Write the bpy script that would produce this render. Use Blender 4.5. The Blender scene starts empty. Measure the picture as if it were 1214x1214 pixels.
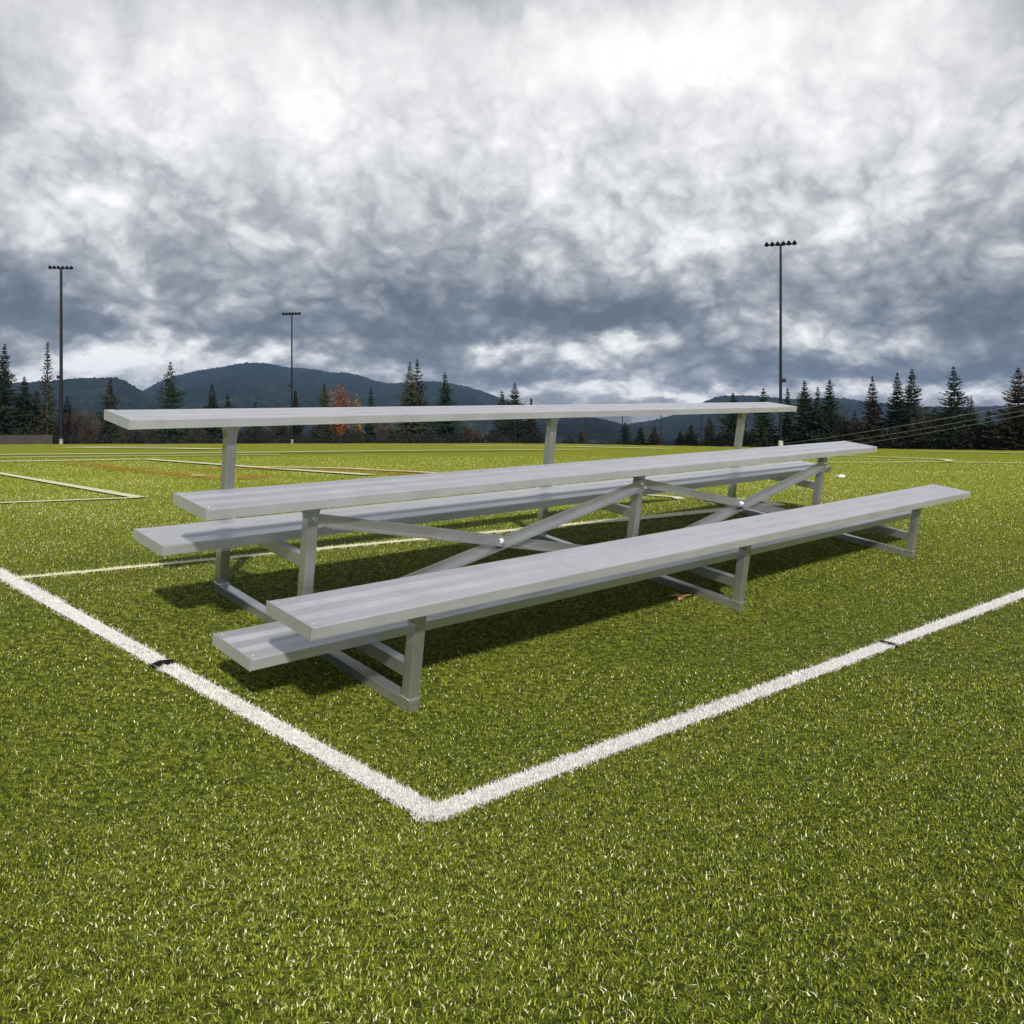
import bpy, bmesh, math, random
import numpy as np
from mathutils import Vector, Matrix
R = math.radians
rng = np.random.default_rng(7)
scene = bpy.context.scene
col = scene.collection

# ------------------------------------------------------------------ camera, sky, sun, exposure
F, VH = 1081.26, 495.0                     # focal length and eye level, in pixels of a 1214 px square frame
CZ = 0.8
cam_d = bpy.data.cameras.new('camera')
cam_d.sensor_width = 36.0; cam_d.lens = F / 1214 * 36
cam_d.clip_start = 0.05; cam_d.clip_end = 20000
cam = bpy.data.objects.new('camera', cam_d); col.objects.link(cam)
cam.location = (0, 0, CZ); cam.rotation_euler = (math.pi / 2, 0, 0)
cam_d.shift_y = -(607 - VH) / 1214         # level view camera with a dropped lens: uprights stay upright
scene.camera = cam
CAM = np.array([0, 0, CZ])

def ray(u, v):
    d = np.array([(u - 607) / F, 1.0, -(v - VH) / F])
    return d / np.linalg.norm(d)

SUN_DIR = np.array([0.053, -0.238, 0.157]); SUN_DIR /= np.linalg.norm(SUN_DIR)   # towards the sun
sun_d = bpy.data.lights.new('sun', 'SUN'); sun_d.energy = 4.2; sun_d.angle = R(2.8); sun_d.color = (1, .95, .86)
sun = bpy.data.objects.new('sun', sun_d); col.objects.link(sun)
sun.rotation_euler = Vector(SUN_DIR).to_track_quat('Z', 'Y').to_euler()
sun.location = (5, -40, 40)
vs = scene.view_settings
vs.view_transform = 'Standard'; vs.look = 'None'; vs.exposure = 0.10; vs.gamma = 1; vs.use_curve_mapping = False
scene.cycles.use_denoising = True
scene.cycles.max_bounces = 6
scene.cycles.volume_bounces = 0

world = bpy.data.worlds.new('World'); scene.world = world; world.use_nodes = True
wt = world.node_tree; wt.nodes.clear()
def N(t, kind, **kw):
    n = t.nodes.new(kind)
    for k, v in kw.items(): setattr(n, k, v)
    return n
def math_(t, op, a, b=None, c=None, clamp=False):
    n = t.nodes.new('ShaderNodeMath'); n.operation = op; n.use_clamp = clamp
    for i, x in enumerate((a, b, c)):
        if x is None: continue
        if isinstance(x, (int, float)): n.inputs[i].default_value = x
        else: t.links.new(x, n.inputs[i])
    return n.outputs[0]
def vmath(t, op, a, b):
    n = t.nodes.new('ShaderNodeVectorMath'); n.operation = op
    for i, x in enumerate((a, b)):
        if x is None: continue
        if isinstance(x, (tuple, list)): n.inputs[i].default_value = x
        else: t.links.new(x, n.inputs[i])
    return n.outputs['Value'] if op in ('DOT_PRODUCT', 'LENGTH') else n.outputs['Vector']
def noise(t, vec, scale, detail=4, rough=.5, out='Fac', **kw):
    n = N(t, 'ShaderNodeTexNoise', **kw); n.inputs['Scale'].default_value = scale
    n.inputs['Detail'].default_value = detail; n.inputs['Roughness'].default_value = rough
    if vec is not None: t.links.new(vec, n.inputs['Vector'])
    return n.outputs[out]
def ramp(t, fac, stops, interp='LINEAR'):
    n = N(t, 'ShaderNodeValToRGB'); e = n.color_ramp.elements; n.color_ramp.interpolation = interp
    while len(e) < len(stops): e.new(.5)
    for el, (p, c) in zip(e, stops): el.position = p; el.color = (*c, 1)
    t.links.new(fac, n.inputs[0]); return n.outputs['Color']
def mixc(t, fac, a, b, blend='MIX'):
    n = N(t, 'ShaderNodeMix', data_type='RGBA', blend_type=blend)
    for s, x in ((0, fac), (6, a), (7, b)):
        if isinstance(x, (int, float)): n.inputs[s].default_value = x
        elif isinstance(x, tuple): n.inputs[s].default_value = (*x, 1)
        else: t.links.new(x, n.inputs[s])
    return n.outputs[2]

# cloud deck: masses of lit and shaded cloud given by bearing and height above the horizon
CLOUDS = [  # bearing px, height px, half widths px, brightness
    (70, 370, 150, 40, -.34), (30, 440, 60, 20, .42), (105, 428, 46, 26, .50), (168, 398, 30, 34, .52), (150, 362, 22, 12, .25),
    (212, 440, 46, 24, .42), (238, 412, 30, 22, .34), (232, 368, 50, 14, .14), (150, 455, 30, 10, .10), (205, 395, 16, 12, -.14), (185, 420, 22, 10, -.16),
    (300, 392, 70, 26, -.02), (330, 427, 70, 11, .36), (480, 392, 100, 34, -.34), (490, 372, 60, 12, .06),
    (470, 444, 60, 12, .40), (590, 411, 42, 10, .55), (665, 424, 46, 12, .44), (620, 370, 110, 18, -.24),
    (730, 372, 70, 24, -.32), (600, 446, 90, 12, -.10), (700, 464, 110, 10, .46), (790, 452, 54, 20, .26), (760, 408, 34, 14, .38), (725, 400, 24, 14, .3),
    (850, 440, 60, 20, -.05), (850, 385, 46, 26, .08), (895, 400, 36, 18, .10), (960, 385, 56, 20, .42), (1030, 412, 56, 14, .40), (810, 470, 60, 9, .26),
    (930, 428, 50, 14, -.20), (1140, 388, 110, 30, -.26), (1040, 439, 120, 14, -.26), (1170, 442, 80, 16, -.22),
    (1010, 464, 60, 10, .40), (1120, 465, 70, 11, .42), (1012, 430, 18, 9, .44), (1190, 470, 50, 12, .32), (880, 468, 70, 9, .22),
    (300, 290, 260, 46, .06), (760, 285, 240, 44, .24), (1120, 270, 200, 50, .06), (60, 250, 200, 60, .26), (480, 200, 260, 60, .32), (980, 160, 260, 70, .32), (240, 110, 240, 60, .26), (700, 70, 240, 60, .36), (150, -20, 300, 90, .3), (1050, -20, 300, 90, .3)]
tc = N(wt, 'ShaderNodeTexCoord')
gen = tc.outputs['Generated']
sep = N(wt, 'ShaderNodeSeparateXYZ'); wt.links.new(gen, sep.inputs[0])
az = math_(wt, 'ARCTAN2', sep.outputs[0], sep.outputs[1])
el = math_(wt, 'ARCSINE', sep.outputs[2])
# the deck recedes: forms get finer and flatter towards the horizon
rec = math_(wt, 'LOGARITHM', math_(wt, 'ADD', math_(wt, 'MAXIMUM', el, 0.0), .34), 2.718)
ael = N(wt, 'ShaderNodeCombineXYZ'); wt.links.new(az, ael.inputs[0]); wt.links.new(math_(wt, 'MULTIPLY', rec, .66), ael.inputs[1])
warp = noise(wt, ael.outputs[0], 8.0, 4, .55, 'Color')
warp2 = noise(wt, ael.outputs[0], 28.0, 4, .6, 'Color')
w1 = vmath(wt, 'MULTIPLY', vmath(wt, 'SUBTRACT', warp, (.5, .5, .5)), (.13, .06, 0))
w2 = vmath(wt, 'MULTIPLY', vmath(wt, 'SUBTRACT', warp2, (.5, .5, .5)), (.08, .045, 0))
pos = N(wt, 'ShaderNodeCombineXYZ'); wt.links.new(az, pos.inputs[0]); wt.links.new(el, pos.inputs[1])
P = vmath(wt, 'ADD', vmath(wt, 'ADD', pos.outputs[0], w1), w2)
acc = None
for (u, v, su, sv, amp) in CLOUDS:
    d = ray(u, v); a0, e0 = math.atan2(d[0], d[1]), math.asin(d[2])
    q = vmath(wt, 'MULTIPLY', vmath(wt, 'SUBTRACT', P, (a0, e0, 0)), (F / su, F / sv, 0))
    g = math_(wt, 'EXPONENT', math_(wt, 'MULTIPLY', vmath(wt, 'DOT_PRODUCT', q, q), -.8))
    acc = math_(wt, 'MULTIPLY_ADD', g, amp * ((.96 if v > 340 else 1.0) if amp > 0 else 1.0), acc if acc is not None else .47)
P2 = vmath(wt, 'ADD', ael.outputs[0], vmath(wt, 'MULTIPLY', vmath(wt, 'SUBTRACT', warp, (.5, .5, .5)), (.06, .05, 0)))
def addn(a, n, mid, k): return math_(wt, 'MULTIPLY_ADD', math_(wt, 'SUBTRACT', n, mid), k, a)
def billow(sc, det): return math_(wt, 'ABSOLUTE', math_(wt, 'MULTIPLY_ADD', noise(wt, P2, sc, det, .5), 4.0, -2.0))
low = math_(wt, 'SUBTRACT', 1.0, math_(wt, 'MULTIPLY', math_(wt, 'SUBTRACT', el, .10), 3.5, clamp=True))   # far cloud shows more, smaller forms
fine_ = math_(wt, 'MULTIPLY_ADD', low, .80, .22)
acc = addn(acc, noise(wt, P2, 6.0, 4, .5), .5, .55)
det_ = math_(wt, 'MULTIPLY', math_(wt, 'SUBTRACT', billow(11.0, 3), .38), .42)
det_ = addn(det_, billow(27.0, 3), .38, .26)
det_ = addn(det_, noise(wt, P2, 40.0, 6, .60), .5, .52)
acc = math_(wt, 'MULTIPLY_ADD', det_, fine_, acc)
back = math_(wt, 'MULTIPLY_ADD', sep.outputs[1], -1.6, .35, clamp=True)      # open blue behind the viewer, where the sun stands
cloud = ramp(wt, acc, [(0, (.098, .113, .142)), (.22, (.150, .168, .200)), (.42, (.265, .281, .310)), (.60, (.43, .44, .46)), (.78, (.70, .70, .70)), (.98, (.97, .965, .96))])
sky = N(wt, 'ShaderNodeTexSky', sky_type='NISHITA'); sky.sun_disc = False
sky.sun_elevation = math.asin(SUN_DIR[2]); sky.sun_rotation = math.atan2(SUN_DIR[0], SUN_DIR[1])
c10 = mixc(wt, 1.0, cloud, (10, 10, 10), 'MULTIPLY')
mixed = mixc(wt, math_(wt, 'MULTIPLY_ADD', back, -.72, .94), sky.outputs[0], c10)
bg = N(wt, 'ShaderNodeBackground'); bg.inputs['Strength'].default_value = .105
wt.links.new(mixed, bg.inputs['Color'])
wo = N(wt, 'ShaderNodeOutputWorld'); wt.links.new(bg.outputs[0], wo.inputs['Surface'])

# ------------------------------------------------------------------ helpers
def tag(o, label=None, cat=None, group=None, kind=None):
    if label: o['label'] = label
    if cat: o['category'] = cat
    if group: o['group'] = group
    if kind: o['kind'] = kind
    return o
def link(name, me, mat=None, parent=None):
    o = bpy.data.objects.new(name, me); col.objects.link(o)
    if mat:
        for m in (mat if isinstance(mat, list) else [mat]): me.materials.append(m)
    if parent: o.parent = parent
    return o
def empty(name, loc=(0, 0, 0)):
    o = bpy.data.objects.new(name, None); col.objects.link(o); o.location = loc; o.empty_display_size = .2
    return o
def np_mesh(name, V, faces, nper):
    """faces: (n, nper) int array"""
    me = bpy.data.meshes.new(name); V = np.asarray(V, dtype=np.float32); Fa = np.asarray(faces, dtype=np.int32)
    me.vertices.add(len(V)); me.vertices.foreach_set('co', V.ravel())
    me.loops.add(Fa.size); me.loops.foreach_set('vertex_index', Fa.ravel())
    me.polygons.add(len(Fa)); me.polygons.foreach_set('loop_start', np.arange(0, Fa.size, nper, dtype=np.int32))
    me.polygons.foreach_set('loop_total', np.full(len(Fa), nper, dtype=np.int32))
    me.update(calc_edges=True); return me
def box_bm(bm, lo, hi, mtx=None, bevel=0.0):
    r = bmesh.ops.create_cube(bm, size=1.0); vsx = r['verts']
    lo, hi = Vector(lo), Vector(hi)
    for v in vsx: v.co = Vector(((lo[i] + hi[i]) / 2 + v.co[i] * (hi[i] - lo[i]) for i in range(3)))
    if bevel:
        ed = list({e for v in vsx for e in v.link_edges})
        r2 = bmesh.ops.bevel(bm, geom=ed, offset=bevel, segments=2, affect='EDGES', profile=.6)
        vsx = list({v for f in r2['faces'] for v in f.verts} | {v for v in vsx if v.is_valid})
    if mtx is not None:
        for v in vsx: v.co = mtx @ v.co
    return vsx
def tube_bm(bm, a, b, ra, rb, seg=10):
    a, b = Vector(a), Vector(b); q = (b - a).to_track_quat('Z', 'Y'); rings = []
    for p, r in ((a, ra), (b, rb)):
        rings.append([bm.verts.new(p + q @ Vector((r * math.cos(2 * math.pi * k / seg), r * math.sin(2 * math.pi * k / seg), 0))) for k in range(seg)])
    for k in range(seg): bm.faces.new((rings[0][k], rings[0][(k + 1) % seg], rings[1][(k + 1) % seg], rings[1][k]))
    bm.faces.new(rings[0][::-1]); bm.faces.new(rings[1])
def from_bm(name, bm, mat, parent=None, smooth=False):
    bmesh.ops.recalc_face_normals(bm, faces=bm.faces[:])
    me = bpy.data.meshes.new(name); bm.to_mesh(me); bm.free()
    if smooth: me.polygons.foreach_set('use_smooth', [True] * len(me.polygons))
    return link(name, me, mat, parent)
def new_mat(name, rough=.8, metallic=0.0, spec=.5):
    m = bpy.data.materials.new(name); m.use_nodes = True; t = m.node_tree
    b = t.nodes['Principled BSDF']; b.inputs['Roughness'].default_value = rough; b.inputs['Metallic'].default_value = metallic
    b.inputs['Specular IOR Level'].default_value = spec
    return m, t, b
def flat_mat(name, c, rough=.7, metallic=0.0, var=.25, scale=8.0, spec=.4):
    m, t, b = new_mat(name, rough, metallic, spec)
    tcx = N(t, 'ShaderNodeTexCoord'); n = noise(t, tcx.outputs['Object'], scale, 6, .6)
    lo = tuple(x * (1 - var) for x in c); hi_ = tuple(min(1, x * (1 + var)) for x in c)
    t.links.new(ramp(t, n, [(.3, lo), (.7, hi_)]), b.inputs['Base Color']); return m
def island_mat(name, stops, rough=.75, spec=.2, transl=0.0):
    """foliage: each leaf or spray gets its own tone"""
    m, t, b = new_mat(name, rough, 0, spec)
    g = N(t, 'ShaderNodeNewGeometry')
    c = ramp(t, g.outputs['Random Per Island'], stops)
    oi = N(t, 'ShaderNodeObjectInfo')
    hs = N(t, 'ShaderNodeHueSaturation'); t.links.new(c, hs.inputs['Color'])
    t.links.new(math_(t, 'MULTIPLY_ADD', oi.outputs['Random'], .06, .47), hs.inputs['Hue'])
    t.links.new(math_(t, 'MULTIPLY_ADD', oi.outputs['Random'], .5, .75), hs.inputs['Value'])
    t.links.new(hs.outputs[0], b.inputs['Base Color']); return m

# ------------------------------------------------------------------ terrain
L = 4.572
BA = np.array([[0.71543601, -0.69209692, 0.09567218], [0.69844389, 0.70491258, -0.12358959], [0.01809545, 0.15524209, 0.98771071]])
BC = np.array([2.24, .70, 0.0])             # middle of the bleacher's footprint, in its own frame
BW = np.array([0.57733, 4.40557, -.74141 + CZ])  # the same point in the world
def b2w(X): return BW + BA @ (np.asarray(X, float) - BC)
def pad_z(x, y):
    n = BA[:, 2]; return BW[2] - (n[0] * (x - BW[0]) + n[1] * (y - BW[1])) / n[2]
SY, SX = -.0229, -.0015
def plane_z(x, y):
    yy = np.clip(y, -30, 400); return CZ - .742 + SY * (yy - 4.4) + SX * np.clip(x - .57, -300, 300)
EX = EY = None
def edge_y(x): return np.interp(x, EX, EY)
CR = np.array([[BA[0, 0], BA[1, 0]], [BA[0, 1], BA[1, 1]]])
CR[0] /= np.linalg.norm(CR[0]); CR[1] = [-CR[0][1], CR[0][0]]
def ground_z(x, y):
    x = np.asarray(x, float); y = np.asarray(y, float); z = plane_z(x, y)
    a = CR[0][0] * (x - BW[0]) + CR[0][1] * (y - BW[1]); b = CR[1][0] * (x - BW[0]) + CR[1][1] * (y - BW[1])
    ac, bc = np.clip(a, -2.0, 2.0), np.clip(b, -.72, .72)
    d = np.hypot(a - ac, b - bc)
    xc = BW[0] + CR[0][0] * ac + CR[1][0] * bc; yc = BW[1] + CR[0][1] * ac + CR[1][1] * bc
    s = np.clip((d - .15) / 2.6, 0, 1); w = 1 - s * s * (3 - 2 * s)
    z = z + w * (pad_z(xc, yc) - plane_z(xc, yc)) + np.where(d < .15, pad_z(x, y) - plane_z(x, y) - (pad_z(xc, yc) - plane_z(xc, yc)), 0) * 0
    if EX is not None:
        e = np.maximum(0, y - edge_y(x) - .3); z = z - 24 * (1 - np.exp(-e * .11 / 24))
    return z
def on_ground(u, v):
    d = ray(u, v); ts = np.geomspace(.5, 600, 1500); p = CAM + ts[:, None] * d
    h = p[:, 2] - ground_z(p[:, 0], p[:, 1]); k = np.argmax(h < 0)
    if not (h < 0).any(): return None
    lo, hi_ = ts[k - 1], ts[k]
    for _ in range(40):
        m = (lo + hi_) / 2; q = CAM + m * d
        if q[2] < ground_z(q[0], q[1]): hi_ = m
        else: lo = m
    return CAM + hi_ * d
ep = [on_ground(u, v) for u, v in ((-60, 526.8), (0, 526.6), (200, 526), (400, 525.6), (600, 525.4), (680, 526), (760, 527.6), (850, 529), (940, 530.2), (1060, 532), (1214, 534), (1290, 535))]
ep = np.array(ep); EX_, EY_ = ep[:, 0], ep[:, 1]; o_ = np.argsort(EX_)
EX, EY = EX_[o_], EY_[o_]
def at_depth(u, v, extra):
    """world point on the sight line of a bearing, EXTRA metres beyond the far edge of the field"""
    D = edge_dist(u) + extra; d = ray(u, v); return CAM + d * (D / math.hypot(d[0], d[1]))
def edge_dist(u):
    d = ray(u, 520); k = d[0] / d[1]; ys = np.linspace(20, 200, 3000); i = np.argmax(ys > edge_y(ys * k)); y = ys[i]
    return math.hypot(y, y * k)

s_ = np.linspace(-1, 1, 321); g1 = 3600 * np.sinh(9 * s_) / math.sinh(9)
gx, gy = np.meshgrid(g1 + .5, g1 + 4.2)
GZ = ground_z(gx, gy)
n_ = len(g1); V = np.stack([gx.ravel(), gy.ravel(), GZ.ravel()], 1)
idx = np.arange(n_ * n_).reshape(n_, n_)
Fq = np.stack([idx[:-1, :-1].ravel(), idx[:-1, 1:].ravel(), idx[1:, 1:].ravel(), idx[1:, :-1].ravel()], 1)
me = np_mesh('ground', V, Fq, 4); me.polygons.foreach_set('use_smooth', [True] * len(Fq))
bey = np.clip((gy - edge_y(gx) - .2) / .8, 0, 1).ravel()
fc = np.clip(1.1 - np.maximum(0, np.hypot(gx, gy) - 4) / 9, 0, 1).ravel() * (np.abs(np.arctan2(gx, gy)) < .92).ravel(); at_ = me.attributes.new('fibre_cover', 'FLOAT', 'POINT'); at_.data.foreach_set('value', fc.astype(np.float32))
at_ = me.attributes.new('beyond', 'FLOAT', 'POINT'); at_.data.foreach_set('value', bey.astype(np.float32))

m_turf, t, b = new_mat('turf_ground', .9, 0, .15)
tcx = N(t, 'ShaderNodeTexCoord'); ob = tcx.outputs['Object']
big = noise(t, ob, .22, 5, .6); mid = noise(t, ob, 2.2, 5, .6); fine = noise(t, ob, 48, 4, .7); vfine = noise(t, ob, 130, 2, .6)
base = ramp(t, mid, [(.3, (.20, .245, .006)), (.7, (.29, .325, .010))])
base = mixc(t, math_(t, 'MULTIPLY', big, .8), base, (.34, .345, .010))
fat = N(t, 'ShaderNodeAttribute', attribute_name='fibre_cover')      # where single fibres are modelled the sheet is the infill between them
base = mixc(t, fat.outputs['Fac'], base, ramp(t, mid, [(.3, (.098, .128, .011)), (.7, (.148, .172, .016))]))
spk = ramp(t, fine, [(.42, (.30, .32, .28)), (.56, (1, 1, 1)), (.66, (1.9, 1.8, 2.4))])
base = mixc(t, 1.0, base, spk, 'MULTIPLY')
att = N(t, 'ShaderNodeAttribute', attribute_name='beyond')
scrub = ramp(t, mid, [(.3, (.03, .028, .012)), (.7, (.07, .055, .03))])
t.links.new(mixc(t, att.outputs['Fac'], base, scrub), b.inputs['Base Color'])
bp = N(t, 'ShaderNodeBump'); bp.inputs['Strength'].default_value = .7; bp.inputs['Distance'].default_value = .02
t.links.new(fine, bp.inputs['Height']); t.links.new(bp.outputs[0], b.inputs['Normal'])
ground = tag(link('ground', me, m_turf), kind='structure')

# ------------------------------------------------------------------ painted pitch lines
def line_mat(name, c, wear=0.0, spec=.2):
    m, t, b = new_mat(name, .85, 0, spec)
    tcx = N(t, 'ShaderNodeTexCoord'); n = noise(t, tcx.outputs['Object'], 60, 4, .7)
    t.links.new(ramp(t, n, [(.3, tuple(x * .72 for x in c)), (.65, c)]), b.inputs['Base Color'])
    if wear:
        n2 = noise(t, tcx.outputs['Object'], 14, 6, .75)
        t.links.new(math_(t, 'MULTIPLY', math_(t, 'SUBTRACT', n2, wear), 6, clamp=True), b.inputs['Alpha'])
    return m
m_white = line_mat('white_line_fibre', (.80, .78, .74)); m_cream = line_mat('cream_line_fibre', (.78, .76, .50))
m_dark = line_mat('dark_line_fibre', (.03, .035, .01)); m_orange = line_mat('worn_orange_paint', (.62, .17, .02), .485)
m_black = line_mat('black_mark_fibre', (.006, .006, .006)); m_tan = line_mat('tan_line_fibre', (.55, .47, .27))
LINES = []   # (name, polyline xy, half width, object)
def strip(name, pts_px, w, mat, lift=.004, ext=(0, 0), label=None, straight=False):
    pw = [on_ground(u, v)[:2] for u, v in pts_px]
    if ext[0]: d = pw[0] - pw[1]; pw.insert(0, pw[0] + d / np.linalg.norm(d) * ext[0])
    if ext[1]: d = pw[-1] - pw[-2]; pw.append(pw[-1] + d / np.linalg.norm(d) * ext[1])
    pl = []
    for a, c in zip(pw[:-1], pw[1:]):
        k = max(2, int(np.linalg.norm(c - a) / .10)); k = min(k, 300)
        pl += [a + (c - a) * i / k for i in range(k)]
    pl.append(pw[-1]); pl = np.array(pl)
    tg = np.gradient(pl, axis=0); tg /= np.linalg.norm(tg, axis=1)[:, None]; nr = np.stack([-tg[:, 1], tg[:, 0]], 1)
    V = []; nx = 3
    for k in range(nx):
        q = pl + nr * w * .9 * (k / (nx - 1) - .5); V.append(np.stack([q[:, 0], q[:, 1], ground_z(q[:, 0], q[:, 1]) + lift + .0014 * np.minimum(30, np.maximum(0, np.hypot(q[:, 0], q[:, 1]) - 3))], 1))
    V = np.concatenate(V); n = len(pl); Fs = []
    for k in range(nx - 1):
        i = np.arange(n - 1) + k * n; Fs.append(np.stack([i, i + 1, i + 1 + n, i + n], 1))
    o = link(name, np_mesh(name, V, np.concatenate(Fs), 4), mat); tag(o, label, kind='structure')
    LINES.append((o, pl, w / 2)); return o
def subdiv(a, c, k): return [(a[0] + (c[0] - a[0]) * i / k, a[1] + (c[1] - a[1]) * i / k) for i in range(k + 1)]
near_l = strip('pitch_line', subdiv((0, 681), (515.5, 967.2), 24), .067, m_white, ext=(3, 0))
near_r = strip('pitch_line', subdiv((510, 967.6), (1214, 704.6), 24), .078, m_white, ext=(0, 4))
strip('pitch_line', subdiv((18, 687), (925, 599), 16), .075, m_cream)
strip('pitch_line', [(-40, 555.8), (165, 590.8)], .17, m_cream)
strip('pitch_line', [(-60, 600), (0, 597.4), (165, 591)], .14, m_cream)
strip('pitch_line', [(-40, 549.2), (172, 545.5)], .50, m_cream)
strip('pitch_line', [(172, 545.5), (320, 556.3), (438, 564)], .32, m_cream)
strip('pitch_line', [(310, 554.5), (400, 556), (494, 560.5), (560, 565)], .28, m_cream)
strip('pitch_line', [(-60, 540.6), (0, 540), (200, 538.4), (480, 535), (700, 533.4)], 1.0, m_cream)
strip('dark_line', [(-60, 542.2), (0, 541.7), (200, 539.9), (480, 536.4), (640, 535)], .9, m_dark)
strip('pitch_line', [(-60, 544), (0, 543.5), (200, 541.4), (330, 539.8)], .5, m_cream)
strip('pitch_line', [(77, 531), (200, 532), (256, 533.2)], 2.0, m_cream)
strip('pitch_line', [(77, 531), (200, 529.3)], 1.5, m_cream)
strip('pitch_line', [(540, 528.6), (680, 530), (790, 532.4)], 1.4, m_cream)
strip('pitch_line', [(755, 587), (800, 590.3), (915, 598.6)], .12, m_cream)
strip('pitch_line', [(940, 538.4), (988, 541), (1060, 543.4), (1118, 545.9), (1127, 547.3), (1122, 548.4), (1080, 548.9), (984, 549.7), (900, 551.5)], .22, m_cream)
strip('pitch_line', [(960, 543), (984, 544.3), (1060, 546.3), (1100, 547.6)], .14, m_cream)
strip('pitch_line', [(1129, 548.7), (1250, 551.2)], .28, m_cream)
strip('pitch_line', [(1090, 535.8), (1214, 538), (1260, 538.8)], 1.1, m_tan)
for pts, w in (([(89, 550), (118, 552.6), (145, 558), (200, 562), (245, 568), (285, 569), (310, 564.5)], .8), ([(225, 559), (290, 556.5), (380, 557), (494, 562), (520, 566)], 1.1)):
    strip('worn_orange_line', pts, w, m_orange, lift=.010)
strip('worn_orange_spot', [(137, 566.6), (145, 566.6)], .6, m_orange, lift=.010)
strip('worn_orange_spot', [(192, 562.6), (206, 562.4)], .5, m_orange, lift=.010)
strip('pitch_line', [(229.5, 565.2), (239, 565.8)], .2, m_cream, lift=.014)
tick_l = strip('line_mark', [(184, 792), (192, 788.5), (204, 787.2)], .032, m_black, lift=.010)
tick_r = strip('line_mark', [(1044, 762.5), (1063, 767.5)], .018, m_black, lift=.010)

# ------------------------------------------------------------------ turf fibres (uncountable: one object), white ones belong to their line
def sample_turf():
    r0, r1, r2 = .62, 1.7, 34.0; dens = 60000; pw = 1.6; half = .92
    nA = int(2 * half * dens * (r1**2 - r0**2) / 2); nB = int(2 * half * dens * r1**pw * (r2**(2 - pw) - r1**(2 - pw)) / (2 - pw))
    rA = np.sqrt(rng.uniform(r0**2, r1**2, nA)); rB = rng.uniform(r1**(2 - pw), r2**(2 - pw), nB)**(1 / (2 - pw))
    r = np.concatenate([rA, rB]); a = rng.uniform(-half, half, len(r)); return r * np.sin(a), r * np.cos(a), r
def fibre_mesh(name, x, y, r, hscale=1.0):
    """bent two-step fibres close by, plain ones further off; also returns each vertex's fibre"""
    n = len(x); z = ground_z(x, y) - .002; k = np.maximum(1, r / 2.4)**.80
    h = rng.uniform(.0045, .0105, n) * k**.5 * hscale; w = rng.uniform(.0012, .0024, n) * k
    az = rng.uniform(0, 2 * np.pi, n); lean = np.abs(rng.normal(.35, .8, n)); dx, dy = np.cos(az), np.sin(az)
    fz = rng.uniform(0, 2 * np.pi, n); sx, sy = np.cos(fz) * w / 2, np.sin(fz) * w / 2
    b0 = np.stack([x - sx, y - sy, z], 1); b1 = np.stack([x + sx, y + sy, z], 1)
    mx, my, mz = x + dx * h * .35 * lean, y + dy * h * .35 * lean, z + h * .6
    m0 = np.stack([mx - sx * .9, my - sy * .9, mz], 1); m1 = np.stack([mx + sx * .9, my + sy * .9, mz], 1)
    tp = np.stack([mx + dx * h * .75 * lean, my + dy * h * .75 * lean, mz + h * .42 * np.cos(np.minimum(lean, 1.9))], 1)
    A = np.where(r < 3.2)[0]; Bf = np.where(r >= 3.2)[0]
    VA = np.stack([b0[A], b1[A], m1[A], m0[A], tp[A]], 1).reshape(-1, 3); i = np.arange(len(A)) * 5
    TA = np.concatenate([np.stack([i, i + 1, i + 2], 1), np.stack([i, i + 2, i + 3], 1), np.stack([i + 3, i + 2, i + 4], 1)])
    VB = np.stack([b0[Bf], b1[Bf], tp[Bf]], 1).reshape(-1, 3); i = len(VA) + np.arange(len(Bf)) * 3
    me = np_mesh(name, np.concatenate([VA, VB]), np.concatenate([TA, np.stack([i, i + 1, i + 2], 1)]), 3)
    return me, np.concatenate([np.repeat(A, 5), np.repeat(Bf, 3)])
m_fib, t, b = new_mat('turf_fibre', .60, 0, .22)
g = N(t, 'ShaderNodeAttribute', attribute_name='tone')
t.links.new(ramp(t, g.outputs['Fac'], [(0, (.046, .062, .007)), (.35, (.142, .178, .013)), (.64, (.270, .305, .020)), (.84, (.38, .40, .07)), (1, (.80, .80, .50))]), b.inputs['Base Color'])
x, y, r = sample_turf(); keep = rng.random(len(x)) < np.clip(1.15 - np.maximum(0, r - 7) / 25, 0, 1); x, y, r = x[keep], y[keep], r[keep]; own = np.full(len(x), -1); pos_ = np.stack([x, y], 1)
for li, (o, pl, hw) in enumerate(LINES):
    if np.linalg.norm(pl, axis=1).min() > 33: continue
    step = pl[:-1]; lo, hi_ = pl.min(0) - .2, pl.max(0) + .2
    cand = np.where((pos_ > lo).all(1) & (pos_ < hi_).all(1))[0]
    if not len(cand): continue
    best = np.full(len(cand), 9.)
    for a, c in zip(pl[:-1], pl[1:]):
        d = c - a; tt = np.clip(((pos_[cand] - a) @ d) / (d @ d), 0, 1); best = np.minimum(best, np.linalg.norm(pos_[cand] - a - tt[:, None] * d, axis=1))
    hit = best < hw + rng.normal(0, .005, len(cand))
    if o.name.startswith('worn'): hit &= (rng.random(len(cand)) < .6 * (1 - best / hw)) & (own[cand] < 0)
    own[cand[hit]] = li
sel = own < 0
me, who = fibre_mesh('turf', x[sel], y[sel], r[sel]); n = int(sel.sum())
bign = np.sin(x[sel] * 1.7 + 2 * np.sin(y[sel] * .9)) * np.sin(y[sel] * 1.3 + x[sel] * .5)
tone = np.clip(rng.beta(1.7, 2.8, n) + .07 * bign + .17 * np.clip((r[sel] - 3.5) / 7 + .25 * (-x[sel] / np.maximum(2, r[sel])), 0, 1) + np.where(rng.random(n) < .115 * np.clip(1.2 - r[sel] / 14, .3, 1), .5, 0), 0, 1)  # scattered pale fibres: sun glints on the blades put into their tone
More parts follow.
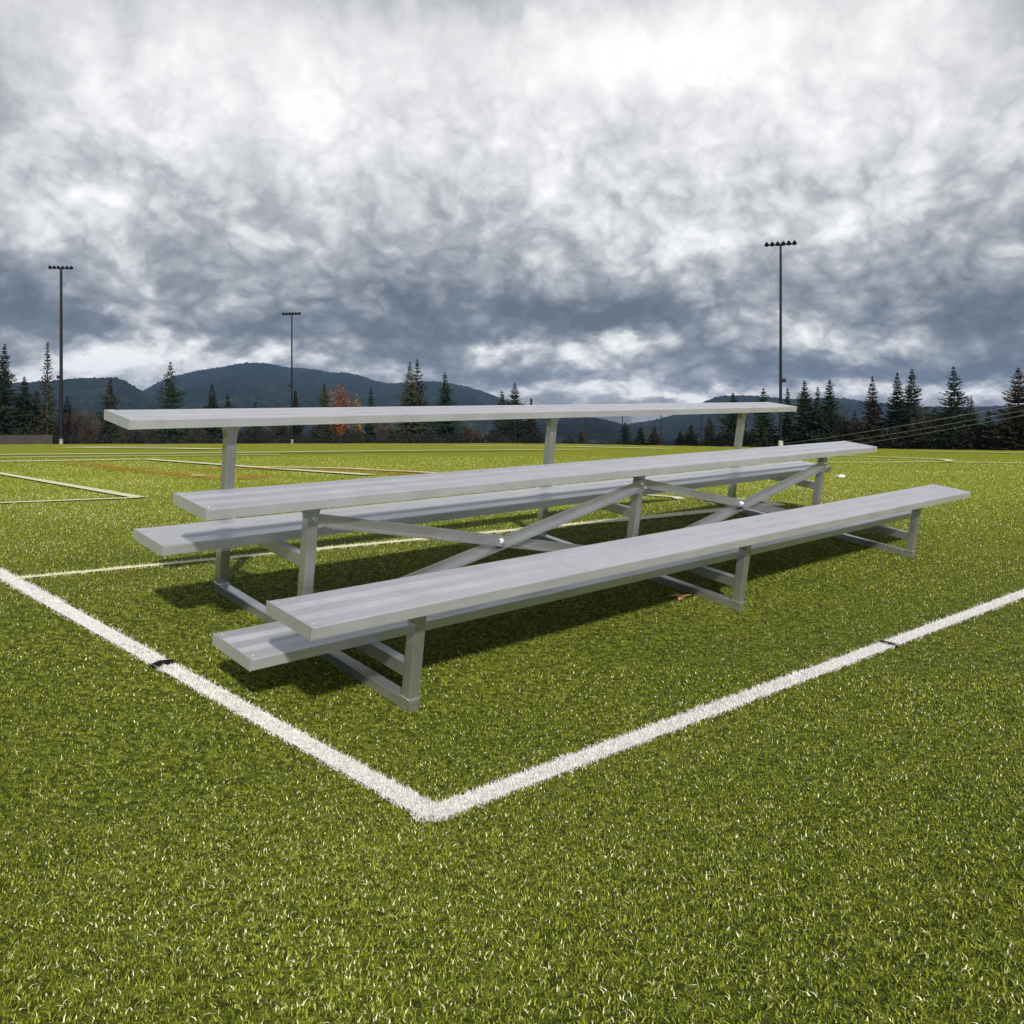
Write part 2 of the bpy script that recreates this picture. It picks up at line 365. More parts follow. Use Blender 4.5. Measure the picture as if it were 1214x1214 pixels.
at_ = me.attributes.new('tone', 'FLOAT', 'POINT'); at_.data.foreach_set('value', tone[who].astype(np.float32))
turf = tag(link('turf', me, m_fib), 'short green artificial turf fibres covering the sports field', 'turf', kind='stuff')
for li, (o, pl, hw) in enumerate(LINES):
    s2 = own == li
    s2 &= r < 9
    if s2.sum() < 5: continue
    xx, yy, rr = x[s2], y[s2], r[s2]
    rep = 3; xx, yy, rr = np.repeat(xx, rep), np.repeat(yy, rep), np.repeat(rr, rep)
    xx = xx + rng.normal(0, .002, len(xx)); yy = yy + rng.normal(0, .002, len(yy))
    me2, who = fibre_mesh('fibres', xx, yy, rr, 1.5)
    bm = bmesh.new(); bm.from_mesh(o.data); bm.from_mesh(me2); bm.to_mesh(o.data); bm.free(); bpy.data.meshes.remove(me2)

# ------------------------------------------------------------------ hills
def fbm1(x, seed, octs=5, base=1.0):
    r2 = np.random.default_rng(seed); out = np.zeros_like(x); a = 1
    for k in range(octs):
        ph = r2.uniform(0, 100); tab = r2.uniform(-1, 1, 4096); q = x * base * 2**k + ph; i = np.floor(q).astype(int); fr = q - i; fr = fr * fr * (3 - 2 * fr)
        out += a * (tab[i % 4096] * (1 - fr) + tab[(i + 1) % 4096] * fr); a *= .5
    return out
m_hill, t, b = new_mat('forested_hillside', .95, 0, .05)
tcx = N(t, 'ShaderNodeTexCoord'); ob = tcx.outputs['Object']
nb = noise(t, ob, .012, 6, .6); nf = noise(t, ob, .09, 4, .7)
c1 = ramp(t, nb, [(.3, (.005, .011, .013)), (.52, (.012, .022, .021)), (.72, (.030, .038, .026))])
t.links.new(mixc(t, 1.0, c1, ramp(t, nf, [(.38, (.2, .2, .2)), (.64, (2.3, 2.3, 2.0))]), 'MULTIPLY'), b.inputs['Base Color'])
bp = N(t, 'ShaderNodeBump'); bp.inputs['Strength'].default_value = 1; bp.inputs['Distance'].default_value = 9
t.links.new(nf, bp.inputs['Height']); t.links.new(bp.outputs[0], b.inputs['Normal'])
def hill(prof, Dn, Dr, Db, seed, zf=-24, nu=520, nr=46, tips=3.0):
    us = np.linspace(prof[0][0], prof[-1][0], nu); pv = np.interp(us, [p[0] for p in prof], [p[1] for p in prof])
    k = np.ones(7) / 7; pv = np.convolve(np.pad(pv, 3, 'edge'), k, 'valid')
    rays = np.array([ray(u, v) for u, v in zip(us, pv)]); hd = np.hypot(rays[:, 0], rays[:, 1])
    elev = rays[:, 2] / hd; bx, by = rays[:, 0] / hd, rays[:, 1] / hd
    V = np.zeros((nr, nu, 3)); rr = np.linspace(0, 1.6, nr)
    for j, q in enumerate(rr):
        fold = fbm1(us / 55 + q * 1.3, seed, 4)
        D = (Dn + (Dr - Dn) * q + fold * 60 * q * (q < .98)) if q <= 1 else Dr + (Db - Dr) * (q - 1) / .6 + 0 * us
        zr = elev * Dr + CZ
        s = q**.85 if q <= 1 else max(0, 1 - ((q - 1) / .6)**1.6)
        z = zf + (zr - zf) * s + fold * 20 * q * (1 - min(q, 1)) * 2
        jit = np.random.default_rng(seed * 100 + j).uniform(0, 1, nu)**2 * tips * (1 if .1 < q < 1.3 else 0)
        V[j, :, 0] = bx * D; V[j, :, 1] = by * D; V[j, :, 2] = z + jit
    i = np.arange(nr * nu).reshape(nr, nu)
    Fa = np.stack([i[:-1, :-1].ravel(), i[:-1, 1:].ravel(), i[1:, 1:].ravel(), i[1:, :-1].ravel()], 1)
    return tag(link('hill', np_mesh('hill', V.reshape(-1, 3), Fa, 4), m_hill), kind='structure')
hill([(-900, 521), (-640, 503), (-420, 488), (-260, 475), (-120, 462), (0, 455), (60, 452), (80, 449.5), (110, 448.5), (130, 447.5), (142, 449), (152, 454), (162, 460), (172, 466), (200, 480), (240, 500), (280, 522)], 700, 1700, 2100, 3)
hill([(60, 520), (120, 490), (160, 468), (176, 460), (190, 452), (212, 445), (232, 440), (252, 437), (268, 434.5), (284, 431.5), (296, 430.2), (312, 430.5), (326, 432.5), (342, 436), (356, 436.4), (376, 438.5), (394, 442), (412, 442), (430, 446), (445, 452), (465, 455), (490, 453), (512, 452), (530, 454), (552, 458), (575, 465), (600, 475), (640, 489), (690, 503), (740, 517), (780, 526)], 1000, 2600, 3300, 5)
hill([(560, 528), (600, 510), (640, 499), (672, 494.5), (690, 494.5), (708, 496.5), (722, 499.5), (742, 505), (770, 513), (800, 522)], 800, 1500, 1800, 9)
hill([(690, 527), (722, 511), (746, 503), (770, 499.5), (786, 496), (800, 492.5), (818, 485), (836, 475.5), (850, 470.5), (870, 468.8), (890, 469.5), (915, 471.5), (940, 474), (975, 472.5), (1005, 472.8), (1025, 476.5), (1046, 479), (1080, 482), (1120, 483.5), (1165, 482.6), (1190, 481.5), (1260, 484), (1420, 490), (1640, 500), (1900, 514), (2050, 522)], 1000, 2100, 2700, 12)

# ------------------------------------------------------------------ bleacher
def alu(name, c, rough, metal, sc=1.0, bump=.06):
    m, t, b = new_mat(name, rough, metal, .5)
    tcx = N(t, 'ShaderNodeTexCoord'); mp = N(t, 'ShaderNodeMapping'); mp.inputs['Scale'].default_value = (1.2 * sc, 30, 30)
    t.links.new(tcx.outputs['Object'], mp.inputs[0])
    n = noise(t, mp.outputs[0], 3, 6, .65); n2 = noise(t, tcx.outputs['Object'], 7, 5, .6)
    cc = ramp(t, n, [(.25, tuple(x * .92 for x in c)), (.75, tuple(min(1, x * 1.06) for x in c))])
    cc = mixc(t, 1.0, cc, ramp(t, n2, [(.3, (.90, .90, .90)), (.7, (1.04, 1.04, 1.04))]), 'MULTIPLY')
    t.links.new(cc, b.inputs['Base Color'])
    t.links.new(math_(t, 'MULTIPLY_ADD', n2, .25, rough - .12), b.inputs['Roughness'])
    bp = N(t, 'ShaderNodeBump'); bp.inputs['Strength'].default_value = bump; bp.inputs['Distance'].default_value = .002
    t.links.new(n, bp.inputs['Height']); t.links.new(bp.outputs[0], b.inputs['Normal'])
    return m
m_plank = alu('anodised_aluminium', (.665, .668, .695), .36, .68)
m_mill = alu('mill_finish_aluminium', (.54, .545, .55), .30, .84, .6, .015)
m_bolt = flat_mat('zinc_bolt', (.75, .75, .74), .25, .9, .1)
m_slot = flat_mat('dark_slot', (.03, .03, .03), .8)
bl = empty('bleacher'); Mx = Matrix.Identity(4)
for i in range(3):
    for j in range(3): Mx[i][j] = BA[i][j]
Mx.translation = Vector(b2w((2.286, .66, 0)))
bl.matrix_world = Mx
tag(bl, 'long three-row aluminium bleacher with five silver planks standing on the green turf', 'bleacher')
OX, OY = 2.286, .66
W, T = .2266, .0338
def loc(bm):
    for v in bm.verts: v.co -= Vector((OX, OY, 0))
def plank(name, y0, zt):
    # extruded profile: two fluted strips, rounded edges, open hollow closed by caps
    prof = [(0.0, -T), (0.0, -.0035), (.001, -.001), (.0035, 0)]
    def flute(a, c):
        out = [(a, 0), (a + .0012, -.0024)]; k = 9; st = (c - a - .0024) / k
        for i in range(k): out += [(a + .0012 + st * (i + .5), -.0010), (a + .0012 + st * (i + 1), -.0024)]
        return out + [(c, 0)]
    prof += flute(.052, .091) + flute(.134, .173)
    prof += [(W - .0035, 0), (W - .001, -.001), (W, -.0035), (W, -T), (W - .012, -T), (W - .012, -T + .006), (.012, -T + .006), (.012, -T)]
    bm = bmesh.new(); x0, x1 = .004, L - .004
    A = [bm.verts.new((x0, y0 + p, zt + q)) for p, q in prof]; Bv = [bm.verts.new((x1, y0 + p, zt + q)) for p, q in prof]
    n = len(prof)
    for i in range(n): bm.faces.new((A[i], A[(i + 1) % n], Bv[(i + 1) % n], Bv[i]))
    bm.faces.new(A); bm.faces.new(Bv[::-1]); loc(bm)
    o = from_bm(name, bm, m_plank, bl)
    for xa, xb, ins in ((0, .0036, .03), (L - .0036, L, L - .03)):
        bm = bmesh.new(); box_bm(bm, (xa, y0 - .0012, zt - T - .001), (xb, y0 + W + .0012, zt + .0016), bevel=.0008)
        sg = 1 if xa == 0 else -1
        box_bm(bm, (min(xb, xb + sg * .030), y0 + .004, zt + .0002), (max(xb, xb + sg * .030), y0 + .052, zt + .0014), bevel=.0004)
        box_bm(bm, (min(xb, xb + sg * .030), y0 + W - .052, zt + .0002), (max(xb, xb + sg * .030), y0 + W - .004, zt + .0014), bevel=.0004)
        loc(bm); cap = from_bm('end_cap', bm, m_plank, o)
        for yy in (y0 + .022, y0 + W - .022):
            bm = bmesh.new(); tube_bm(bm, (xb + sg * .016 - OX, yy - OY, zt + .001), (xb + sg * .016 - OX, yy - OY, zt + .0024), .0032, .0028, 10)
            from_bm('rivet', bm, m_plank, o)
    return o
yf = [0.0, .2920, .6047, .8953, 1.1999]; zt = [.3640, .1751, .5305, .3426, .7053]; fx = [.4260, 2.2224, 4.0479]
for nm, k in (('seat_plank', 0), ('foot_plank', 1), ('seat_plank', 2), ('foot_plank', 3), ('seat_plank', 4)): plank(nm, yf[k], zt[k])
PS = .020   # half width of the square tube
py = [yf[0] + W / 2 - .012, yf[2] + W / 2 - .012, yf[4] + W / 2 - .012]
RH = .036
for fi, x0 in enumerate(fx):
    bm = bmesh.new(); box_bm(bm, (x0 - PS, py[0] - PS - .004, 0.0), (x0 + PS, py[2] + PS + .004, RH), bevel=.003)
    loc(bm); rail = from_bm('ground_rail', bm, m_mill, bl)
    for k, (yp, s) in enumerate(zip(py, (0, 2, 4))):
        top = zt[s] - T - .0005
        bm = bmesh.new(); box_bm(bm, (x0 - PS + .0005, yp - PS, RH), (x0 + PS - .0005, yp + PS, top), bevel=.003)
        loc(bm); p = from_bm('post', bm, m_mill, bl)
        # flared saddle under the plank, both sides of the post, with curved edges
        for sg in (-1, 1):
            bm = bmesh.new()
            pts = [(sg * (PS - .001), -.062)] + [(sg * (PS + .036 * (1 - math.cos(a))), -.062 + .056 * math.sin(a)) for a in np.linspace(.15, math.pi / 2, 7)] + [(sg * (PS + .075), -.005), (sg * (PS + .075), -.0002), (sg * (PS - .001), -.0002)]
            a_ = [bm.verts.new((x0 + p0, yp - PS + .003, top + p1)) for p0, p1 in pts]; c_ = [bm.verts.new((x0 + p0, yp + PS - .003, top + p1)) for p0, p1 in pts]
            m = len(pts)
            for i in range(m): bm.faces.new((a_[i], a_[(i + 1) % m], c_[(i + 1) % m], c_[i]))
            bm.faces.new(a_); bm.faces.new(c_[::-1])
            loc(bm); from_bm('saddle_bracket', bm, m_mill, p)
        bm = bmesh.new()   # weld bead round the foot
        box_bm(bm, (x0 - PS - .003, yp - PS - .003, RH - .001), (x0 + PS + .003, yp + PS + .003, RH + .004), bevel=.0018)
        loc(bm); from_bm('weld_bead', bm, m_bolt, p)
    for k in (0, 1):
        top = zt[1 + 2 * k] - T - .0005
        bm = bmesh.new(); box_bm(bm, (x0 - .016, py[k] + PS - .0005, top - .044), (x0 + .016, py[k + 1] - PS + .0005, top), bevel=.0025)
        loc(bm); from_bm('foot_support', bm, m_mill, bl)
# crossed angle braces between the middle posts
ym = py[1] - PS
def brace(xa, za, xb, zb, yo, sgn):
    bm = bmesh.new(); d = Vector((xb - xa, 0, zb - za)); ln = d.length; ang = math.atan2(d.z, d.x)
    M = Matrix.Translation((xa, ym + yo, za)) @ Matrix.Rotation(-ang, 4, 'Y')
    box_bm(bm, (-.015, -.0045, -.020), (ln + .015, 0, .020), M, .0012)
    box_bm(bm, (-.015 + .05, -.0045 + sgn * .0, -.0205), (ln + .015 - .05, .028 * sgn - (.0045 if sgn < 0 else 0), -.0165), M, .0010)
    loc(bm); o = from_bm('cross_brace', bm, m_mill, bl)
    for xx, zz in ((xa, za), (xb, zb)):
        bm = bmesh.new(); tube_bm(bm, (xx - OX, ym + yo - .0035 - OY, zz), (xx - OX, ym + yo - .011 - OY, zz), .008, .0075, 6)
        from_bm('bolt', bm, m_bolt, o)
    return o
TZ, BZ = .440, .085
for a, c in ((0, 1), (1, 2)):
    o1 = brace(fx[a] + .004, TZ, fx[c] - .004, BZ, -.0002, -1); o2 = brace(fx[a] + .004, BZ, fx[c] - .004, TZ, -.0052, -1)
    xm, zm = (fx[a] + fx[c]) / 2 - OX, (TZ + BZ) / 2; bm = bmesh.new()
    tube_bm(bm, (xm, ym - .009 - OY, zm), (xm, ym - .016 - OY, zm), .013, .0125, 16); tube_bm(bm, (xm, ym - .015 - OY, zm), (xm, ym - .020 - OY, zm), .008, .007, 6)
    from_bm('bolt', bm, m_bolt, o2)

# ------------------------------------------------------------------ litter on the turf
m_leaf = flat_mat('dry_leaf', (.48, .27, .13), .7, 0, .4, 60)
def leaf(u, v, size, label, mat):
    p = on_ground(u, v); bm = bmesh.new(); rl = random.Random(int(u)); n = 11; rim = []
    for k in range(n * 2):
        a = 2 * math.pi * k / (n * 2); rr = size * (1 if k % 2 == 0 else .55) * rl.uniform(.8, 1.1) * (1.15 if abs(math.cos(a)) > .7 else .75)
        rim.append(bm.verts.new((rr * math.cos(a), rr * math.sin(a) * .7, .018 + .012 * math.cos(2 * a) + rl.uniform(-.003, .006))))
    c = bm.verts.new((0, 0, .026))
    for k in range(len(rim)): bm.faces.new((rim[k], rim[(k + 1) % len(rim)], c))
    r_ = bmesh.ops.extrude_face_region(bm, geom=bm.faces[:])
    for e in r_['geom']:
        if isinstance(e, bmesh.types.BMVert): e.co.z += .0012
    tube_bm(bm, (size * 1.0, 0, .024), (size * 1.7, size * .2, .016), .0014, .001, 6)
    o = from_bm('dry_leaf', bm, mat); o.location = p; o.rotation_euler[2] = rl.uniform(0, 6); return tag(o, label, 'leaf')
leaf(808, 712.5, .040, 'curled tan dry leaf lying by the ground rail of the middle frame', m_leaf)
leaf(818, 617, .042, 'dark brown dry leaf on the turf behind the front seat plank', flat_mat('dark_leaf', (.16, .08, .04), .7, 0, .4, 60))
def scrap(u, v, s, label):
    p = on_ground(u, v); bm = bmesh.new(); bmesh.ops.create_icosphere(bm, subdivisions=3, radius=s); rl = random.Random(int(u))
    ph = [rl.uniform(0, 6) for _ in range(3)]
    for w in bm.verts:
        q = w.co.normalized(); k = 1 + .28 * math.sin(7 * q.x + ph[0]) * math.sin(6 * q.y + ph[1]) + .15 * math.sin(13 * q.z + ph[2]); w.co = Vector((q.x * s * 1.5 * k, q.y * s * k, q.z * s * .6 * k + s * .5))
    o = from_bm('paper_scrap', bm, flat_mat('white_paper', (.8, .8, .76), .8, 0, .1)); o.location = p; return tag(o, label, 'litter')
scrap(997.5, 566, .042, 'crumpled white scrap of paper lying on the open turf')

# ------------------------------------------------------------------ light poles
m_pole = flat_mat('dark_bronze_paint', (.007, .007, .008), .5, .3); m_conc = flat_mat('concrete', (.42, .44, .40), .9); m_lamp = flat_mat('floodlight_glass', (.25, .26, .27), .15, 0, .1)
def light_pole(u, vb, vt, extra, rb, rt, vbox, side, label, angle):
    base = at_depth(u, vb, extra); D = math.hypot(base[0], base[1]); top = at_depth(u, vt, extra)[2]; zb = ground_z(base[0], base[1])
    r0 = empty('light_pole', (base[0], base[1], zb)); tag(r0, label, 'light pole', 'floodlight poles along the far edge of the field')
    H = top - zb; zg = base[2] - zb
    bm = bmesh.new(); tube_bm(bm, (0, 0, 0), (0, 0, zg + .45), .20, .19, 16); from_bm('footing', bm, m_conc, r0)
    bm = bmesh.new(); tube_bm(bm, (0, 0, zg + .45), (0, 0, H), rb, rt, 14); from_bm('pole', bm, m_pole, r0)
    zx = at_depth(u, vbox, extra)[2] - zb; bm = bmesh.new()
    box_bm(bm, (side * .10 if side > 0 else -.42, -.12, zx - .16), (.42 if side > 0 else -.10, .12, zx + .16), bevel=.02); from_bm('junction_box', bm, m_pole, r0)
    c, s = math.cos(angle), math.sin(angle); hw = 1.15
    bm = bmesh.new(); M = Matrix.Translation((0, 0, H)) @ Matrix.Rotation(angle, 4, 'Z')
    box_bm(bm, (-hw, -.05, -.05), (hw, .05, .05), M, .01); arm = from_bm('crossarm', bm, m_pole, r0)
    for k in range(6):
        xx = -hw + .1 + k * (2 * hw - .2) / 5; bm = bmesh.new(); M2 = M @ Matrix.Translation((xx, -.16, .06)) @ Matrix.Rotation(R(62), 4, 'X')
        tube_bm(bm, (0, 0, .16), (0, 0, -.06), .085, .17, 12); tube_bm(bm, (0, 0, -.06), (0, 0, -.10), .185, .185, 12); tube_bm(bm, (0, 0, .15), (0, 0, .26), .05, .05, 8)
        for w in bm.verts: w.co = M2 @ w.co
        from_bm('floodlight', bm, m_pole, r0)
    return r0
light_pole(72.5, 525.5, 318, 1.6, .19, .12, 447, -1, 'tall dark light pole beside the sparse fir by the low fence', R(8))
light_pole(346, 525, 372.5, 2.2, .13, .075, 457, -1, 'shorter dark light pole with its bank of floodlights in full view before the big hill', R(-12))
light_pole(925.5, 529, 290, 1.0, .13, .085, 451, 1, 'tall dark light pole among the firs behind the end of the top seat plank', R(-20))

# ------------------------------------------------------------------ fences
m_fence = flat_mat('black_fence_coating', (.012, .012, .013), .55, .2); m_screen = flat_mat('weathered_windscreen', (.048, .043, .036), .9, 0, .3, 1.2)
def fence(name, us, extra, vtop, label, pitch, wire, post_r, screen=None, screens_v=518):
    pts = [at_depth(u, 520, extra) for u in us]; xy = np.array([[p[0], p[1]] for p in pts]); zb = ground_z(xy[:, 0], xy[:, 1])
    tops = np.array([at_depth(u, v, extra)[2] for u, v in zip(us, vtop)])
    ro = empty(name, (xy[0][0], xy[0][1], zb[0])); tag(ro, label, 'fence'); O = Vector((xy[0][0], xy[0][1], zb[0]))
    for (x0, y0), z0, z1 in zip(xy, zb, tops):
        bm = bmesh.new(); tube_bm(bm, Vector((x0, y0, z0)) - O, Vector((x0, y0, z1)) - O, post_r, post_r, 8); from_bm('post', bm, m_fence, ro)
    bm = bmesh.new(); bw = bmesh.new()
    for i in range(len(us) - 1):
        a, c = Vector((*xy[i], 0)), Vector((*xy[i + 1], 0)); za, zc = zb[i], zb[i + 1]; ta, tc_ = tops[i], tops[i + 1]
        for fr in (0.985, .5, .03):
            tube_bm(bm, a + Vector((0, 0, za + (ta - za) * fr)) - O, c + Vector((0, 0, zc + (tc_ - zc) * fr)) - O, .022, .022, 6)
        ln = (c - a).length; hgt = min(ta - za, tc_ - zc); nn = int((ln + hgt) / pitch)
        for sg in (0, 1):
            for k in range(nn):
                s0 = k * pitch - hgt; e0, e1 = max(0, s0), min(ln, s0 + hgt)
                if e1 - e0 < .05: continue
                h0, h1 = e0 - s0, e1 - s0
                if sg: h0, h1 = hgt - h0, hgt - h1
                p, q = a + (c - a) * (e0 / ln), a + (c - a) * (e1 / ln)
                zz0 = za + (zc - za) * e0 / ln; zz1 = za + (zc - za) * e1 / ln
                tube_bm(bw, p + Vector((0, .03 + .01 * sg, zz0 + h0)) - O, q + Vector((0, .03 + .01 * sg, zz1 + h1)) - O, wire, wire, 3)
    from_bm('rail', bm, m_fence, ro); from_bm('wire_mesh', bw, m_fence, ro)
    if screen:
        i0, i1 = screen; bm = bmesh.new(); a, c = Vector((*xy[i0], zb[i0])), Vector((*xy[i1], zb[i1])); z1 = at_depth(us[i0], screens_v, extra)[2]
        d = (c - a).normalized(); n = Vector((-d.y, d.x, 0)) * .02; off = -Vector((-d.y, d.x, 0)) * .06; vv = []
        for p, zz in ((a, a.z), (c, c.z), (c, z1), (a, z1)):
            for s in (1, -1): vv.append(bm.verts.new(Vector((p.x, p.y, zz)) + n * s + off - O))
        for q in ((0, 2, 4, 6), (1, 7, 5, 3), (0, 1, 3, 2), (2, 3, 5, 4), (4, 5, 7, 6), (6, 7, 1, 0)): bm.faces.new([vv[k] for k in q])
        from_bm('windscreen', bm, m_screen, ro)
    return ro
us1 = [-40, -10, 20, 40, 62, 84, 106, 122, 148, 172, 197, 219, 244, 268, 292, 316, 342, 368, 394, 420, 446, 472, 498, 524, 550]
fence('low_fence', us1, .7, [515.8] * len(us1), 'low dark chain link fence along the field edge below the sparse fir', .16, .006, .035, (0, 4), 516.6)
us2 = [574, 611, 649, 694.5, 738, 783.8, 831, 878]
fence('tall_fence', us2, .9, [482, 482, 482, 483, 484, 485.5, 487, 488], 'tall dark chain link fence with slim posts in front of the blue hills', .22, .0045, .045)

# ------------------------------------------------------------------ trees
m_bark = flat_mat('conifer_bark', (.05, .038, .028), .9, 0, .4, 6)
FOL = {
    'dark': island_mat('dark_fir_needles', [(0, (.006, .011, .005)), (.6, (.015, .026, .011)), (1, (.034, .050, .018))]),
    'green': island_mat('green_fir_needles', [(0, (.009, .016, .006)), (.6, (.022, .034, .012)), (1, (.05, .062, .020))]),
    'olive': island_mat('olive_needles', [(0, (.020, .022, .008)), (.6, (.045, .046, .018)), (1, (.085, .08, .034))]),
    'rust': island_mat('rust_tinged_needles', [(0, (.012, .014, .006)), (.5, (.034, .034, .012)), (.8, (.060, .044, .016)), (1, (.10, .055, .022))]),
    'orange': island_mat('autumn_leaves', [(0, (.10, .045, .016)), (.5, (.20, .08, .024)), (1, (.40, .15, .040))]),
    'brown': island_mat('bare_twigs', [(0, (.025, .018, .013)), (.6, (.06, .045, .034)), (1, (.11, .085, .065))]),
}
def tris(P, D, Nn, ln, w):
    """sprays: P base, D direction, Nn side; kite of two triangles"""
    a = P; bq = P + D * (ln * .45)[:, None] + Nn * (w / 2)[:, None]; c = P + D * ln[:, None]; d = P + D * (ln * .45)[:, None] - Nn * (w / 2)[:, None]
    V = np.stack([a, bq, c, d], 1).reshape(-1, 3); return V
def crown_mesh(name, V):
    i = np.arange(len(V) // 4) * 4; return np_mesh(name, V, np.stack([i, i + 1, i + 2, i + 3], 1), 4)
def conifer(name, u, vt, hwpx, extra, kind, label, sparse=1.0, tipw=.06, start=.06, droop=.25, vb=None, px_fill=1.0, cat='conifer'):
    p = at_depth(u, 500, extra); D = math.hypot(p[0], p[1]); zb = float(ground_z(p[0], p[1])); H = at_depth(u, vt, extra)[2] - zb; Rm = 1.85 * hwpx * D / F
    r2 = np.random.default_rng(int(u * 13 + vt * 7)); ro = empty(name, (p[0], p[1], zb)); ro.rotation_euler[2] = 0
    tag(ro, label, cat, 'conifers beyond the far edge of the field')
    bm = bmesh.new(); segs = 6; pr = None; lx, ly = r2.normal(0, .012, 2) * H
    for k in range(segs):
        f0, f1 = k / segs, (k + 1) / segs
        tube_bm(bm, (lx * f0**2, ly * f0**2, H * f0 * .985), (lx * f1**2, ly * f1**2, H * f1 * .985), .017 * H * (1 - f0) + .012, .017 * H * (1 - f1) + .012, 8)
    from_bm('trunk', bm, m_bark, ro)
    cell = max(.12, 2.6 * D / F)      # spray length
    nl = int(max(20, H * (1 - start) / (cell * .62))); Vs = []
    for li in range(nl):
        tq = (li + r2.uniform(-.45, .45)) / nl; tq = min(max(tq, 0), .995); zc = H * (start + (1 - start) * tq)
        tier = .84 + .16 * math.sin(tq * nl * .55 + u)
        rad = Rm * (1.0 - tq)**.92 * r2.uniform(.80, 1.10) * tier * (min(1, .75 + tq * 2))
        nb_ = max(5, int((6 + 4 * (1 - tq)) * r2.uniform(.8, 1.1) * sparse)); ph = r2.uniform(0, 6.28)
        for bi in range(nb_):
            if r2.random() > .40 + .60 * sparse: continue
            a = ph + bi * 6.283 / nb_ + r2.normal(0, .28); br = rad * (r2.uniform(.60, 1.0) + (r2.random() < .16) * r2.uniform(.05, .35)); dr = droop * (1 - tq) + .10 - .30 * tq
            ns = max(3, int(br / (cell * .34) * px_fill)); s = (np.arange(ns) + r2.uniform(0, 1, ns)) / ns
            s = .10 + .90 * s
            dx, dy = math.cos(a), math.sin(a); px_ = dx * br * s; py_ = dy * br * s
            pz = zc - dr * br * s + .20 * br * s**2 + r2.normal(0, .10 * cell, ns)
            B = np.stack([px_ + lx * (zc / H)**2, py_ + ly * (zc / H)**2, pz], 1)
            for rep in range(4):
                aa = a + r2.normal(0, .8, ns); Dv = np.stack([np.cos(aa), np.sin(aa), r2.normal(-.45 + .5 * tq, .35, ns)], 1); Dv /= np.linalg.norm(Dv, axis=1)[:, None]
                Nv = np.cross(Dv, r2.normal(0, 1, (ns, 3))); Nv /= np.linalg.norm(Nv, axis=1)[:, None] + 1e-9
                ln = cell * r2.uniform(.6, 1.35, ns) * (1.15 - .45 * s) * (.40 + .60 * (1 - tq)**.6); Vs.append(tris(B, Dv, Nv, ln, ln * r2.uniform(.46, .74, ns)))
    # leader
    Bz = H * np.linspace(.93, 1.0, 8); Dv = np.stack([r2.normal(0, .5, 8), r2.normal(0, .5, 8), np.ones(8)], 1); Dv /= np.linalg.norm(Dv, axis=1)[:, None]
    Nv = np.cross(Dv, r2.normal(0, 1, (8, 3))); Nv /= np.linalg.norm(Nv, axis=1)[:, None]
    Vs.append(tris(np.stack([lx * np.ones(8), ly * np.ones(8), Bz], 1), Dv, Nv, np.full(8, cell * .6), np.full(8, cell * .16)))
    link('crown', crown_mesh('crown', np.concatenate(Vs)), FOL[kind], ro); return ro
def bush(name, u, vt, hwpx, extra, kind, label, dens=1.0, leafy=True, cat='shrub', group='shrubs beyond the far edge of the field'):
    """stems fanning up from the base with twigs; leaves or bare"""
    p = at_depth(u, 500, extra); D = math.hypot(p[0], p[1]); zb = float(ground_z(p[0], p[1])); H = at_depth(u, vt, extra)[2] - zb; Rm = hwpx * D / F
    r2 = np.random.default_rng(int(u * 17 + vt)); ro = empty(name, (p[0], p[1], zb)); tag(ro, label, cat, group)
    bm = bmesh.new(); Vs = []; cell = 1.5 * D / F
    ns = int(9 * dens) + 3
    for k in range(ns):
        a = r2.uniform(0, 6.28); rr = Rm * r2.uniform(.1, .9); h = H * r2.uniform(.6, 1.0) * (1 - .35 * (rr / Rm)**2)
        b0 = Vector((math.cos(a) * rr * .2, math.sin(a) * rr * .2, 0)); m1 = Vector((math.cos(a) * rr * .6, math.sin(a) * rr * .6, h * .55)); t1 = Vector((math.cos(a) * rr, math.sin(a) * rr, h))
        tube_bm(bm, b0, m1, .035, .022, 5); tube_bm(bm, m1, t1, .022, .008, 5)
        n = int((26 if leafy else 20) * dens); f = r2.uniform(.25, 1, n); B = np.array([(b0.lerp(m1, q / .55) if q < .55 else m1.lerp(t1, (q - .55) / .45))[:] for q in f])
        if leafy: B = B + r2.normal(0, Rm * .16, (n, 3))
        Dv = np.stack([r2.normal(0, .6, n) + math.cos(a) * .4, r2.normal(0, .6, n) + math.sin(a) * .4, r2.uniform(.2 if not leafy else -.3, 1.2, n)], 1); Dv /= np.linalg.norm(Dv, axis=1)[:, None]
        Nv = np.cross(Dv, r2.normal(0, 1, (n, 3))); Nv /= np.linalg.norm(Nv, axis=1)[:, None]
        ln = (cell * r2.uniform(1.0, 2.0, n)) if leafy else H * r2.uniform(.08, .26, n); w = ln * r2.uniform(.45, .75, n) if leafy else np.full(n, cell * .22)
        Vs.append(tris(B, Dv, Nv, ln, w))
    from_bm('stem', bm, m_bark, ro); link('crown' if leafy else 'twig', crown_mesh('crown', np.concatenate(Vs)), FOL[kind], ro); return ro

